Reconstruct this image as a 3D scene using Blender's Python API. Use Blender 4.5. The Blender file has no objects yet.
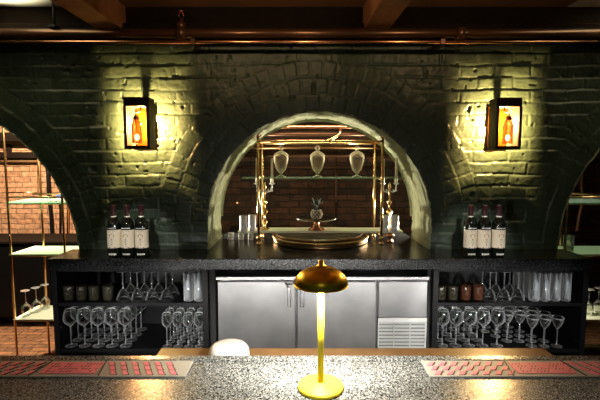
import bpy, math, random
import numpy as np
from math import sin, cos, pi, radians
from mathutils import Vector
random.seed(7)
C = bpy.context.scene.collection
TH = radians(5.2); F = 433.0; ZC = 1.62
def at(px, py, Y):
    """world point on the plane y=Y seen at a photograph pixel (used to measure the place)"""
    u = px - 300; v = 200 - py
    wy = F*cos(TH) + v*sin(TH); wz = -F*sin(TH) + v*cos(TH)
    return Vector((u*Y/wy, Y, ZC + wz*Y/wy))

# ------------------------------------------------------------------ materials
MATS = {}
def nodes(name):
    m = bpy.data.materials.new(name); m.use_nodes = True
    nt = m.node_tree; b = nt.nodes['Principled BSDF']
    MATS[name] = m
    return m, nt, b
def simple(name, col, rough=.5, metal=0., emit=None, es=0., noise=0., nscale=8., bump=0., bscale=60., spec=None, coat=0.):
    m, nt, b = nodes(name)
    b.inputs['Base Color'].default_value = (*col, 1)
    b.inputs['Roughness'].default_value = rough
    b.inputs['Metallic'].default_value = metal
    if spec is not None: b.inputs['Specular IOR Level'].default_value = spec
    if coat: b.inputs['Coat Weight'].default_value = coat; b.inputs['Coat Roughness'].default_value = .05
    if emit: b.inputs['Emission Color'].default_value = (*emit, 1); b.inputs['Emission Strength'].default_value = es
    tc = nt.nodes.new('ShaderNodeTexCoord')
    if noise:
        n = nt.nodes.new('ShaderNodeTexNoise'); n.inputs['Scale'].default_value = nscale; n.inputs['Detail'].default_value = 6
        nt.links.new(tc.outputs['Object'], n.inputs['Vector'])
        mx = nt.nodes.new('ShaderNodeMix'); mx.data_type = 'RGBA'
        mx.inputs[6].default_value = (*[c*(1-noise) for c in col], 1)
        mx.inputs[7].default_value = (*[min(1, c*(1+noise)) for c in col], 1)
        nt.links.new(n.outputs['Fac'], mx.inputs[0]); nt.links.new(mx.outputs[2], b.inputs['Base Color'])
    if bump:
        n2 = nt.nodes.new('ShaderNodeTexNoise'); n2.inputs['Scale'].default_value = bscale; n2.inputs['Detail'].default_value = 5
        nt.links.new(tc.outputs['Object'], n2.inputs['Vector'])
        bp = nt.nodes.new('ShaderNodeBump'); bp.inputs['Strength'].default_value = bump; bp.inputs['Distance'].default_value = .004
        nt.links.new(n2.outputs['Fac'], bp.inputs['Height']); nt.links.new(bp.outputs['Normal'], b.inputs['Normal'])
    return m
def brick(name, c1, c2, mortar, axis='xz', scale=1., rough=.85, bump=.8):
    m, nt, b = nodes(name)
    b.inputs['Roughness'].default_value = rough
    tc = nt.nodes.new('ShaderNodeTexCoord'); sp = nt.nodes.new('ShaderNodeSeparateXYZ'); cb = nt.nodes.new('ShaderNodeCombineXYZ')
    nt.links.new(tc.outputs['Object'], sp.inputs[0])
    nt.links.new(sp.outputs['X' if axis[0] == 'x' else 'Y'], cb.inputs[0])
    nt.links.new(sp.outputs['Z' if axis[1] == 'z' else 'Y'], cb.inputs[1])
    wn = nt.nodes.new('ShaderNodeTexNoise'); wn.inputs['Scale'].default_value = 9; nt.links.new(cb.outputs[0], wn.inputs['Vector'])
    va = nt.nodes.new('ShaderNodeVectorMath'); va.operation = 'MULTIPLY_ADD'
    va.inputs[1].default_value = (.02, .02, .0); nt.links.new(wn.outputs['Color'], va.inputs[0]); nt.links.new(cb.outputs[0], va.inputs[2])
    br = nt.nodes.new('ShaderNodeTexBrick'); nt.links.new(va.outputs[0], br.inputs['Vector'])
    br.inputs['Scale'].default_value = scale
    br.inputs['Brick Width'].default_value = .21; br.inputs['Row Height'].default_value = .07
    br.inputs['Mortar Size'].default_value = .007; br.inputs['Mortar Smooth'].default_value = .5
    br.inputs['Color1'].default_value = (*c1, 1); br.inputs['Color2'].default_value = (*c2, 1); br.inputs['Mortar'].default_value = (*mortar, 1)
    n = nt.nodes.new('ShaderNodeTexNoise'); n.inputs['Scale'].default_value = 22; n.inputs['Detail'].default_value = 8
    nt.links.new(tc.outputs['Object'], n.inputs['Vector'])
    mx = nt.nodes.new('ShaderNodeMix'); mx.data_type = 'RGBA'; mx.blend_type = 'MULTIPLY'; mx.inputs[0].default_value = .8
    cr = nt.nodes.new('ShaderNodeValToRGB'); cr.color_ramp.elements[0].position = .3; cr.color_ramp.elements[0].color = (.35, .35, .35, 1)
    cr.color_ramp.elements[1].position = .7; cr.color_ramp.elements[1].color = (1.2, 1.2, 1.2, 1)
    nt.links.new(n.outputs['Fac'], cr.inputs[0]); nt.links.new(br.outputs['Color'], mx.inputs[6]); nt.links.new(cr.outputs[0], mx.inputs[7])
    nt.links.new(mx.outputs[2], b.inputs['Base Color'])
    ma = nt.nodes.new('ShaderNodeMath'); ma.operation = 'MULTIPLY_ADD'; ma.inputs[1].default_value = -1.2
    nt.links.new(br.outputs['Fac'], ma.inputs[0]); nt.links.new(n.outputs['Fac'], ma.inputs[2])
    bp = nt.nodes.new('ShaderNodeBump'); bp.inputs['Strength'].default_value = bump; bp.inputs['Distance'].default_value = .012
    nt.links.new(ma.outputs[0], bp.inputs['Height']); nt.links.new(bp.outputs['Normal'], b.inputs['Normal'])
    return m
def thin_glass(name, tint=(1, 1, 1), blend=.35, body=0., bodycol=(1, 1, 1), rough=.03, const=0., power=1.):
    m = bpy.data.materials.new(name); m.use_nodes = True; nt = m.node_tree; nt.nodes.clear()
    out = nt.nodes.new('ShaderNodeOutputMaterial')
    tr = nt.nodes.new('ShaderNodeBsdfTransparent'); tr.inputs[0].default_value = (*tint, 1)
    gl = nt.nodes.new('ShaderNodeBsdfGlossy'); gl.inputs['Roughness'].default_value = rough; gl.inputs[0].default_value = (1, 1, 1, 1)
    df = nt.nodes.new('ShaderNodeBsdfDiffuse'); df.inputs[0].default_value = (*bodycol, 1)
    lw = nt.nodes.new('ShaderNodeLayerWeight'); lw.inputs['Blend'].default_value = blend
    m1 = nt.nodes.new('ShaderNodeMixShader'); m2 = nt.nodes.new('ShaderNodeMixShader')
    nt.links.new(lw.outputs['Fresnel'], m1.inputs[0]); nt.links.new(tr.outputs[0], m1.inputs[1]); nt.links.new(gl.outputs[0], m1.inputs[2])
    pw_ = nt.nodes.new('ShaderNodeMath'); pw_.operation = 'POWER'; pw_.inputs[1].default_value = power
    mm = nt.nodes.new('ShaderNodeMath'); mm.operation = 'MULTIPLY'; mm.inputs[1].default_value = body
    ad = nt.nodes.new('ShaderNodeMath'); ad.operation = 'ADD'; ad.inputs[1].default_value = const; ad.use_clamp = True
    nt.links.new(lw.outputs['Facing'], pw_.inputs[0]); nt.links.new(pw_.outputs[0], mm.inputs[0]); nt.links.new(mm.outputs[0], ad.inputs[0]); nt.links.new(ad.outputs[0], m2.inputs[0])
    nt.links.new(m1.outputs[0], m2.inputs[1]); nt.links.new(df.outputs[0], m2.inputs[2]); nt.links.new(m2.outputs[0], out.inputs[0])
    MATS[name] = m; return m
def granite(name, base, fleck, rough, scale, thr, flecksize=.35):
    m, nt, b = nodes(name)
    tc = nt.nodes.new('ShaderNodeTexCoord')
    vo = nt.nodes.new('ShaderNodeTexVoronoi'); vo.inputs['Scale'].default_value = scale
    nt.links.new(tc.outputs['Object'], vo.inputs['Vector'])
    sp = nt.nodes.new('ShaderNodeSeparateColor'); nt.links.new(vo.outputs['Color'], sp.inputs[0])
    r1 = nt.nodes.new('ShaderNodeMapRange'); r1.inputs[1].default_value = thr; r1.inputs[2].default_value = 1.
    nt.links.new(sp.outputs[0], r1.inputs[0])
    r2 = nt.nodes.new('ShaderNodeMapRange'); r2.inputs[1].default_value = flecksize+.12; r2.inputs[2].default_value = flecksize
    nt.links.new(vo.outputs['Distance'], r2.inputs[0])
    mu = nt.nodes.new('ShaderNodeMath'); mu.operation = 'MULTIPLY'; nt.links.new(r1.outputs[0], mu.inputs[0]); nt.links.new(r2.outputs[0], mu.inputs[1])
    n = nt.nodes.new('ShaderNodeTexNoise'); n.inputs['Scale'].default_value = scale*.55; n.inputs['Detail'].default_value = 4
    nt.links.new(tc.outputs['Object'], n.inputs['Vector'])
    mb = nt.nodes.new('ShaderNodeMix'); mb.data_type = 'RGBA'
    cr = nt.nodes.new('ShaderNodeMapRange'); cr.inputs[1].default_value = .42; cr.inputs[2].default_value = .62; nt.links.new(n.outputs['Fac'], cr.inputs[0])
    mb.inputs[6].default_value = (*[c*.35 for c in base], 1); mb.inputs[7].default_value = (*[c*2.2 for c in base], 1)
    nt.links.new(cr.outputs[0], mb.inputs[0])
    mx = nt.nodes.new('ShaderNodeMix'); mx.data_type = 'RGBA'; mx.inputs[7].default_value = (*fleck, 1)
    nt.links.new(mu.outputs[0], mx.inputs[0]); nt.links.new(mb.outputs[2], mx.inputs[6]); nt.links.new(mx.outputs[2], b.inputs['Base Color'])
    b.inputs['Roughness'].default_value = rough
    nb = nt.nodes.new('ShaderNodeBump'); nb.inputs['Strength'].default_value = .25; nb.inputs['Distance'].default_value = .001
    nt.links.new(n.outputs['Fac'], nb.inputs['Height']); nt.links.new(nb.outputs['Normal'], b.inputs['Normal'])
    return m

REVEAL = simple('reveal_pale', (.26, .28, .18), .9, noise=.6, nscale=16, bump=.9, bscale=60)  # paler tone than the wall face, for arch reveals and their edges
PAINT = simple('green_paint', (.036, .055, .036), .42, noise=.3, nscale=5, bump=.5, bscale=70)
BRICK_DARK = brick('niche_brick', (.075, .028, .011), (.022, .009, .005), (.010, .006, .004), scale=1.3, bump=1.)
BRICK_TAN = brick('passage_brick', (.55, .29, .16), (.42, .2, .1), (.22, .14, .08), scale=1.25)
BRICK_FLOOR = brick('floor_brick', (.35, .15, .06), (.22, .09, .04), (.08, .05, .03), axis='xy')
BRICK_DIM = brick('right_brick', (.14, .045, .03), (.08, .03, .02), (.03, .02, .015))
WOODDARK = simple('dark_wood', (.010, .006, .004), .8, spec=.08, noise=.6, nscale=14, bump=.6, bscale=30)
JOIST = simple('joist_wood', (.26, .11, .045), .6, noise=.5, nscale=18, bump=.7, bscale=40)
CEILB = simple('brown_ceiling', (.2, .09, .035), .7, noise=.4, nscale=4)
CEILC = simple('cream_ceiling', (.72, .66, .5), .6, noise=.08, nscale=3)
PIPE = simple('iron_pipe', (.12, .06, .035), .3, .7, noise=.3)
COPPER = simple('copper', (.75, .36, .2), .25, 1.)
BRASS = simple('brass', (.85, .56, .25), .22, 1., noise=.1)
BRASSOLD = simple('aged_brass', (.3, .18, .08), .36, 1., noise=.3, nscale=20)
GOLD = simple('lamp_gold', (1., .62, .04), .3, 1.)
GOLDY = simple('lamp_yellow', (1., .82, .03), .55, 0.)
STEEL = simple('brushed_steel', (.48, .48, .48), .30, .92, noise=.5, nscale=4.5, bump=.12, bscale=9)
STEELB = simple('bright_steel', (.72, .72, .72), .25, 1.)
GRILLE = simple('grille_white', (.55, .56, .54), .4, .3)
BLACK = simple('black_laminate', (.003, .003, .0035), .45, spec=.2)
BLACKGAP = simple('black_matte', (.003, .003, .003), .8)
GRAN_BACK = granite('black_granite', (.010, .011, .012), (.10, .10, .10), .22, 260, .80)
GRAN_BAR = granite('flecked_granite', (.085, .088, .084), (.8, .8, .76), .24, 380, .50)
LEDGE = simple('honey_wood', (.26, .14, .06), .25, noise=.4, nscale=16, coat=.4)
WHITE = simple('white_glaze', (.9, .9, .88), .25)
MATG = simple('mat_grey', (.36, .35, .31), .5)
MATP = simple('mat_pink', (.88, .20, .26), .5)
MATK = simple('mat_black', (.03, .012, .015), .5)
BOTTLE = simple('bottle_glass', (.006, .008, .006), .06, coat=.5)
CAPS = simple('capsule_maroon', (.045, .014, .016), .35)
LABEL = simple('label_cream', (.85, .76, .62), .6)
LABELG = simple('label_print', (.45, .27, .12), .6)
LABELK = simple('label_ink', (.12, .08, .10), .6)
LABELW = simple('white_print', (.8, .78, .74), .6)
BRONZE = simple('sconce_bronze', (.02, .012, .008), .7, 0, spec=.1)
SCONB = simple('sconce_backplate', (.035, .011, .001), 1., 0., spec=0.)
JARDK = simple('lantern_dark', (.12, .04, .02), .35, .5)
BULB = simple('bulb_glow', (1, .8, .4), .5, emit=(1, .72, .3), es=40)
DIFF = simple('lamp_diffuser', (1, .9, .7), .5, emit=(1, .93, .72), es=18)
CANDLE = simple('candle_wax', (.85, .78, .6), .5)
GLASS = thin_glass('clear_glass', (.97, .98, .97), .30, 1., (.95, .97, 1.), power=2.6)
STEMG = thin_glass('clear_glass_stem', (.9, .92, .92), .5, 1., (.95, .96, 1.), rough=.06, power=1.8)
URNG = thin_glass('urn_glass', (.93, .9, .82), .45, .85, (.98, .9, .72), .08, .05, power=1.3)
SHELFG = thin_glass('green_glass', (.7, .88, .78), .3, .25, (.5, .7, .6), .03, .12)
SHELFC = thin_glass('frosted_glass', (.6, .66, .55), .3, .8, (.85, .88, .70), .25, .75)
CRYST = simple('cut_crystal', (.75, .66, .6), .12, noise=.8, nscale=70, bump=1., bscale=90, spec=.9)
AMBER = simple('smoked_glass', (.03, .027, .018), .2, spec=.8, noise=.7, nscale=90, bump=.8, bscale=150)
AMBERR = simple('rust_glass', (.06, .022, .012), .2, spec=.8, noise=.7, nscale=90, bump=.8, bscale=150)
PINEW = simple('pineapple_white', (.7, .6, .45), .4)
PINEK = simple('pineapple_dark', (.03, .02, .015), .5)
LEAF = simple('dark_leaf', (.02, .035, .02), .5)
BLUE = simple('blue_tape', (.1, .2, .6), .5)
SILV = simple('silver_plate', (.62, .58, .5), .2, 1.)
ROPE = simple('dried_vine', (.3, .12, .06), .8)

# ------------------------------------------------------------------ geometry helper
class MB:
    def __init__(s): s.v = []; s.f = []; s.sm = []
    def _add(s, v, f, smooth=False):
        o = len(s.v); s.v += [tuple(p) for p in v]; s.f += [tuple(i+o for i in q) for q in f]; s.sm += [smooth]*len(f); return s
    def box(s, x0, x1, y0, y1, z0, z1):
        v = [(x, y, z) for x in (x0, x1) for y in (y0, y1) for z in (z0, z1)]
        return s._add(v, [(0, 1, 3, 2), (4, 6, 7, 5), (0, 4, 5, 1), (2, 3, 7, 6), (0, 2, 6, 4), (1, 5, 7, 3)])
    def lathe(s, prof, n=24, c=(0, 0, 0), wob=None, cap=True, smooth=True):
        v = []; f = []
        for (r, z) in prof:
            for k in range(n):
                a = 2*pi*k/n; rr = r*(wob(a, z) if wob else 1)
                v.append((c[0]+rr*cos(a), c[1]+rr*sin(a), c[2]+z))
        for i in range(len(prof)-1):
            for k in range(n):
                f.append((i*n+k, i*n+(k+1) % n, (i+1)*n+(k+1) % n, (i+1)*n+k))
        s._add(v, f, smooth)
        if cap:
            o = len(s.v)-len(v)
            if prof[0][0] > 1e-4: s.f.append(tuple(o+k for k in reversed(range(n)))); s.sm.append(False)
            if prof[-1][0] > 1e-4: s.f.append(tuple(o+(len(prof)-1)*n+k for k in range(n))); s.sm.append(False)
        return s
    def tube(s, pts, r, n=10):
        pts = [Vector(p) for p in pts]; v = []; f = []
        up = None
        for i, p in enumerate(pts):
            d = (pts[min(i+1, len(pts)-1)]-pts[max(i-1, 0)]).normalized()
            if up is None:
                up = Vector((0, 0, 1)) if abs(d.z) < .9 else Vector((1, 0, 0))
            a = d.cross(up).normalized(); b = a.cross(d).normalized(); up = b
            rr = r[i] if isinstance(r, (list, tuple)) else r
            for k in range(n):
                t = 2*pi*k/n; v.append(p + a*rr*cos(t) + b*rr*sin(t))
        for i in range(len(pts)-1):
            for k in range(n): f.append((i*n+k, i*n+(k+1) % n, (i+1)*n+(k+1) % n, (i+1)*n+k))
        s._add(v, f, True)
        o = len(s.v)-len(v)
        s.f.append(tuple(o+k for k in reversed(range(n)))); s.sm.append(False)
        s.f.append(tuple(o+(len(pts)-1)*n+k for k in range(n))); s.sm.append(False)
        return s
    def ball(s, c, r, n=12, sz=1.):
        prof = [(r*sin(pi*i/8)+1e-5, -r*sz*cos(pi*i/8)) for i in range(9)]
        return s.lathe(prof, n, c, cap=False)
    def prism(s, poly, z0, z1, off=(0, 0, 0)):
        n = len(poly)
        v = [(x+off[0], y+off[1], z0+off[2]) for x, y in poly]+[(x+off[0], y+off[1], z1+off[2]) for x, y in poly]
        f = [tuple(reversed(range(n))), tuple(range(n, 2*n))]+[(k, (k+1) % n, n+(k+1) % n, n+k) for k in range(n)]
        return s._add(v, f)
    def build(s, name, mat, parent=None, bevel=0., loc=None):
        me = bpy.data.meshes.new(name); me.from_pydata(s.v, [], s.f); me.validate()
        for i, p in enumerate(me.polygons):
            if i < len(s.sm): p.use_smooth = s.sm[i]
        me.materials.append(mat); me.update()
        o = bpy.data.objects.new(name, me); C.objects.link(o)
        if parent: o.parent = parent
        if loc: o.location = loc
        if bevel:
            b = o.modifiers.new('bevel', 'BEVEL'); b.width = bevel; b.segments = 2; b.limit_method = 'ANGLE'
        return o
def thing(name, label, cat, loc=(0, 0, 0), rz=0, group=None):
    o = bpy.data.objects.new(name, None); C.objects.link(o); o.location = loc; o.rotation_euler = (0, 0, rz)
    o.empty_display_size = .05
    return tag(o, label, cat, group)
def tag(o, label, cat, group=None):
    o['label'] = label; o['category'] = cat
    if group: o['group'] = group
    return o
def struct(o): o['kind'] = 'structure'; return o
def dup(root, loc, label, group=None, rz=None):
    r = root.copy(); C.objects.link(r); r.location = loc; r['label'] = label
    if group: r['group'] = group
    if rz is not None: r.rotation_euler = (0, 0, rz)
    for ch in list(root.children):
        c = ch.copy(); C.objects.link(c); c.parent = r
        for g in list(ch.children):
            d = g.copy(); C.objects.link(d); d.parent = c
    return r

# ------------------------------------------------------------------ noise in numpy
rng = np.random.RandomState(3)
LAT = rng.rand(512, 512)
def vn(x, y):
    xi = np.floor(x).astype(int); yi = np.floor(y).astype(int); fx = x-xi; fy = y-yi
    fx = fx*fx*(3-2*fx); fy = fy*fy*(3-2*fy)
    g = lambda a, b: LAT[a % 512, b % 512]
    return (g(xi, yi)*(1-fx)+g(xi+1, yi)*fx)*(1-fy)+(g(xi, yi+1)*(1-fx)+g(xi+1, yi+1)*fx)*fy
def fbm(x, y, o=4):
    s = 0; a = .5
    for k in range(o): s = s+a*vn(x*2**k+17*k, y*2**k+31*k); a *= .5
    return s

YW = 2.67; YB = 3.09; ZTOP = 2.32
ARCH = [(.1185, 1.222, .692, 3)]
# side arches measured at the wall face
_l = at(80, 261, YW); _lc = at(-81, 261, YW); ARCH.append((_lc.x, _lc.z, _l.x-_lc.x, 2))
_r = at(557, 252, YW); _rc = at(717, 252, YW); ARCH.append((_rc.x, _rc.z, _rc.x-_r.x, 2))
def edge_noise(t, k):
    b = np.floor(t/.075)
    return .006*(LAT[(b.astype(int)*7+k*13) % 512, 5]-.5)+.010*(fbm(t*22+50*k, t*0+3., 3)-.45)
def height(x, z):
    wx = x+.018*(fbm(x*6, z*6, 3)-.5); wz = z+.026*(fbm(x*4+40, z*4+9, 3)-.5)
    row = np.floor(wz/.073); u = wx/.215+.5*(row % 2)+.1*LAT[row.astype(int) % 512, 9]
    col = np.floor(u)
    e = np.minimum(np.minimum(u-col, 1-(u-col))*.215, np.minimum(wz/.073-row, 1-(wz/.073-row))*.073)
    rnd = LAT[(col.astype(int)*31+row.astype(int)*57) % 512, (row.astype(int)*3) % 512]
    tilt = (wz/.073-row-.5)*.004
    for (cx, cz, R, n) in ARCH:
        dx = wx-cx; dz = wz-cz; r = np.sqrt(dx*dx+dz*dz); th = np.arctan2(dx, dz)
        k = np.floor((r-R)/.102); m = (k >= 0) & (k < n) & (dz > 0)
        t = (r-R)/.102-k; s = th*(R+k*.102+.05)/.082+k*.37; ks = np.floor(s)
        e2 = np.minimum(np.minimum(t, 1-t)*.102, np.minimum(s-ks, 1-(s-ks))*.082)
        rn2 = LAT[(ks.astype(int)*13+k.astype(int)*29) % 512, 77]
        e = np.where(m, e2, e); rnd = np.where(m, rn2, rnd); tilt = np.where(m, (t-.5)*.004, tilt)
    g = np.clip(e/.011, 0, 1); g = g*g*(3-2*g)
    vis = .45+.9*fbm(x*2.3+5, z*2.3+70, 2)
    h = .0078*g*np.clip(vis-.35,0,1)+.006*(rnd-.5)+tilt+.012*(fbm(x*9, z*9, 4)-.5)+.004*(fbm(x*60, z*60, 2)-.5)
    pit = vn(x*38+9, z*38); h = h-.012*np.clip((pit-.90)/.06, 0, 1)
    return h
def build_wall():
    st = .0062; xs = np.arange(-3.6, 3.9, st); zs = np.arange(1.0, ZTOP, st)
    X, Z = np.meshgrid(xs, zs); nz, nx = X.shape
    idx = np.arange(nx*nz).reshape(nz, nx)
    xc = (X[:-1, :-1]+st/2); zc = (Z[:-1, :-1]+st/2); keep = np.ones_like(xc, bool)
    X = X.copy(); Z = Z.copy(); X0 = X.copy(); Z0 = Z.copy()
    for k, (cx, cz, R, n) in enumerate(ARCH):
        dx = xc-cx; dz = zc-cz; th = np.arctan2(dx, np.maximum(dz, 0)); tarc = th*R
        tt = np.where(dz > 0, tarc, np.sign(dx)*(R*pi/2-dz))
        Re = R+edge_noise(tt, k)
        ins = np.where(dz > 0, np.sqrt(dx*dx+dz*dz) < Re, np.abs(dx) < Re)
        keep &= ~ins
        dx = X0-cx; dz = Z0-cz; r = np.sqrt(dx*dx+dz*dz)+1e-9
        th = np.arctan2(dx, np.maximum(dz, 0)); tt = np.where(dz > 0, th*R, np.sign(dx)*(R*pi/2-dz)); Re = R+edge_noise(tt, k)
        near = np.where(dz > 0, np.abs(r-Re) < st*.75, np.abs(np.abs(dx)-Re) < st*.75)
        nxp = np.where(dz > 0, cx+dx/r*Re, cx+np.sign(dx)*Re); nzp = np.where(dz > 0, cz+dz/r*Re, Z0)
        X = np.where(near, nxp, X); Z = np.where(near, nzp, Z)
    H = height(X, Z)
    V = np.stack([X, YW-H, Z], -1).reshape(-1, 3)
    q = np.stack([idx[:-1, :-1], idx[:-1, 1:], idx[1:, 1:], idx[1:, :-1]], -1)[keep]
    used = np.unique(q); remap = -np.ones(len(V), int); remap[used] = np.arange(len(used)); V = V[used]; q = remap[q]
    vs = [V]; fs = [q]; off = len(V); nface = len(q)
    # reveals through the wall's thickness
    for k, (cx, cz, R, n) in enumerate(ARCH):
        zb = 1.0; t = np.arange(-(R*pi/2+cz-zb), R*pi/2+cz-zb, .009)
        y = np.linspace(YW-.006, YB, 46)
        T, Y = np.meshgrid(t, y)
        fade = np.clip((Y-YW)/.03, 0, 1)
        br = np.floor(T/.075); ee = np.minimum(T/.075-br, 1-(T/.075-br))*.075; g = np.clip(ee/.008, 0, 1)
        hh = .006*g+.016*(fbm(T*9+k*9, Y*14, 4)-.5)+.008*(fbm(T*5, Y*45, 3)-.5)
        Re = R+edge_noise(T, k)*(1-fade*.6)-fade*hh
        a = np.clip(T/R, -pi/2, pi/2); down = np.maximum(np.abs(T)-R*pi/2, 0)
        xx = cx+Re*np.sin(a); zz = cz+Re*np.cos(a)*(np.abs(a) < pi/2-1e-6)-down
        P = np.stack([xx, Y, zz], -1).reshape(-1, 3); ii = np.arange(len(P)).reshape(T.shape)+off
        fs.append(np.stack([ii[:-1, :-1], ii[1:, :-1], ii[1:, 1:], ii[:-1, 1:]], -1).reshape(-1, 4)); vs.append(P); off += len(P)
        # rear face around the opening
        ro = R+.35
        for sgn in (0,):
            aa = np.linspace(-pi/2, pi/2, 40)
            inner = np.stack([cx+(R-.02)*np.sin(aa), np.full(40, YB), cz+(R-.02)*np.cos(aa)], -1)
            outer = np.stack([cx+ro*np.sin(aa), np.full(40, YB), cz+ro*np.cos(aa)], -1)
            P = np.concatenate([inner, outer]); i0 = np.arange(39)
            fs.append(np.stack([i0, i0+1, i0+41, i0+40], -1)+off); vs.append(P); off += len(P)
    V = np.concatenate(vs); Q = np.concatenate(fs)
    me = bpy.data.meshes.new('wall_back')
    me.vertices.add(len(V)); me.vertices.foreach_set('co', V.astype(np.float32).ravel())
    me.loops.add(len(Q)*4); me.loops.foreach_set('vertex_index', Q.astype(np.int32).ravel())
    me.polygons.add(len(Q)); me.polygons.foreach_set('loop_start', np.arange(0, len(Q)*4, 4, dtype=np.int32))
    me.polygons.foreach_set('use_smooth', np.ones(len(Q), bool))
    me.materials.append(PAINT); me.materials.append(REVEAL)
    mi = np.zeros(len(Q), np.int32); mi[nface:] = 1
    pc = V[Q[:nface]].mean(1)
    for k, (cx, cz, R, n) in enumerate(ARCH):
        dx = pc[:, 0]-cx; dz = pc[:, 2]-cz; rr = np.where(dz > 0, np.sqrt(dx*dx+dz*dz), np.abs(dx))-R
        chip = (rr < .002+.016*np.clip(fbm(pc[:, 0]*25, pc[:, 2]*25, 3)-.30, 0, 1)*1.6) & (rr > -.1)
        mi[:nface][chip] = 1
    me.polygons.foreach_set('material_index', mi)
    me.update(calc_edges=True); me.validate()
    o = bpy.data.objects.new('wall_back', me); C.objects.link(o); struct(o)
build_wall()
xl = ARCH[1][0]+ARCH[1][2]; xr = ARCH[2][0]-ARCH[2][2]
m = MB(); m.box(xl, xr, 2.86, YB, 0, 1.0); struct(m.build('wall_lower', PAINT))
struct(MB().box(-3.62, ARCH[1][0]-ARCH[1][2], YW, YB, 0, 1.0).build('wall_lower_left', PAINT))
struct(MB().box(ARCH[2][0]+ARCH[2][2], 3.92, YW, YB, 0, 1.0).build('wall_lower_right', PAINT))
struct(MB().box(-3.72, -3.62, -1.5, 4.7, 0, 2.6).build('wall_left', PAINT))
struct(MB().box(3.92, 4.02, -1.5, 4.4, 0, 2.6).build('wall_right', PAINT))
# header above the green wall, ceiling, floor, passage shells
struct(MB().box(-3.61, 3.91, 2.61, 2.80, ZTOP-.01, 2.52).build('trim_1', WOODDARK))
cl = MB(); cl.box(-3.61, -1.02, .2, 2.62, 2.51, 2.56)
struct(cl.build('ceiling_left', CEILC))
struct(MB().box(-1.02, 1.55, .2, 2.62, 2.51, 2.56).build('ceiling', CEILB))
struct(MB().box(1.55, 3.91, .2, 2.62, 2.51, 2.56).build('ceiling_right', CEILC))
struct(MB().box(-4, 4, -1.5, 5.2, -.1, 0).build('floor', BRICK_FLOOR))
struct(MB().box(-.78, 1.02, 3.62, 3.7, 1.0, 2.3).build('wall_niche', BRICK_DARK))
nb = brick('niche_side_brick', (.10, .038, .016), (.035, .014, .008), (.018, .010, .007), scale=1.3, axis='yz')
struct(MB().box(-.86, -.78, YB, 3.7, 0, 2.3).build('wall_niche_left', nb))
struct(MB().box(1.02, 1.10, YB, 3.7, 0, 2.3).build('wall_niche_right', nb))
struct(MB().box(-.86, 1.10, YB, 3.7, 2.3, 2.36).build('ceiling_niche', WOODDARK))
struct(MB().box(-3.61, -.86, 4.6, 4.7, 0, 2.7).build('wall_passage_left', BRICK_TAN))
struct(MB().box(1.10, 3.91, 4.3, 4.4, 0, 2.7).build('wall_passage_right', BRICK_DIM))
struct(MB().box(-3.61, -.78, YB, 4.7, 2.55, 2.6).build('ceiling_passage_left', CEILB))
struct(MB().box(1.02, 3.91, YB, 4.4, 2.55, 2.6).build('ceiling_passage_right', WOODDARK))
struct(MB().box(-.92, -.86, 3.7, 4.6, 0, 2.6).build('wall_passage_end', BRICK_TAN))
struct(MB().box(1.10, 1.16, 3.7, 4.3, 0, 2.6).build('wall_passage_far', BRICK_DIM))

# ceiling joists, pipes
def joist(x, w, lab, rz=0.):
    o = MB().box(-w/2, w/2, -1.9, 0, 0, .139).build('ceiling_joist', JOIST, bevel=.004)
    o.location = (x, 2.605, 2.37); o.rotation_euler = (0, 0, rz)
    tag(o, lab, 'beam', 'joists across the ceiling')
joist(-1.085, .15, 'rough brown timber joist overhead on the left, above the left sconce', radians(-2.))
joist(.437, .145, 'rough brown timber joist overhead right of the centre arch', radians(2.))
P = thing('ceiling_pipe', 'long dark iron pipe running under the ceiling across the whole wall', 'pipe', (0, 2.5, 2.33))
MB().tube([(-3.3, 0, 0), (3.3, 0, 0)], .026, 16).build('pipe_run', PIPE, P)
for x in (-2.2, -.665, .9, 2.3): MB().tube([(x-.03, 0, 0), (x+.03, 0, 0)], .034, 16).build('coupling', PIPE, P)
P = thing('narrow_pipe', 'thinner copper pipe running just below the dark ceiling pipe', 'pipe', (0, 2.50, 2.283))
MB().tube([(-3.3, 0, 0), (3.3, 0, 0)], .011, 12).build('pipe_run', COPPER, P)
for x in (-2.35, -.6, .8, 2.1): MB().box(x-.012, x+.012, -.012, .165, -.014, .014).build('clip', PIPE, P)
o = MB().box(-3.3, 3.3, 2.545, 2.608, 2.335, 2.40).build('timber_ledger', WOODDARK, bevel=.004)
tag(o, 'long dark timber rail fixed along the wall behind the ceiling pipes', 'beam')
h = at(51, 20, 2.47)
P = thing('pipe_hanger', 'thin black vertical hanger rod at top left holding the ceiling pipe', 'hanger', (h.x, 2.5, 2.33))
MB().tube([(0, 0, .02), (0, 0, .18)], .006).build('rod', BLACK, P)
MB().box(-.02, .02, -.03, .03, .027, .04).build('clamp', BLACK, P)
sp = at(180, 25, 2.47)
P = thing('sprinkler_head', 'small copper sprinkler head standing on the ceiling pipe above the left sconce', 'sprinkler', (sp.x, 2.5, 2.356))
MB().lathe([(.026, -.002), (.026, .03), (.012, .035), (.012, .055)], 12).build('fitting', PIPE, P)
MB().tube([(-.01, 0, .055), (-.015, 0, .07), (-.006, 0, .085)], .003).tube([(.01, 0, .055), (.015, 0, .07), (.006, 0, .085)], .003).build('yoke', COPPER, P)
MB().lathe([(.005, .083), (.022, .088), (.018, .096), (.004, .1)], 14).build('deflector', COPPER, P)

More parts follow.
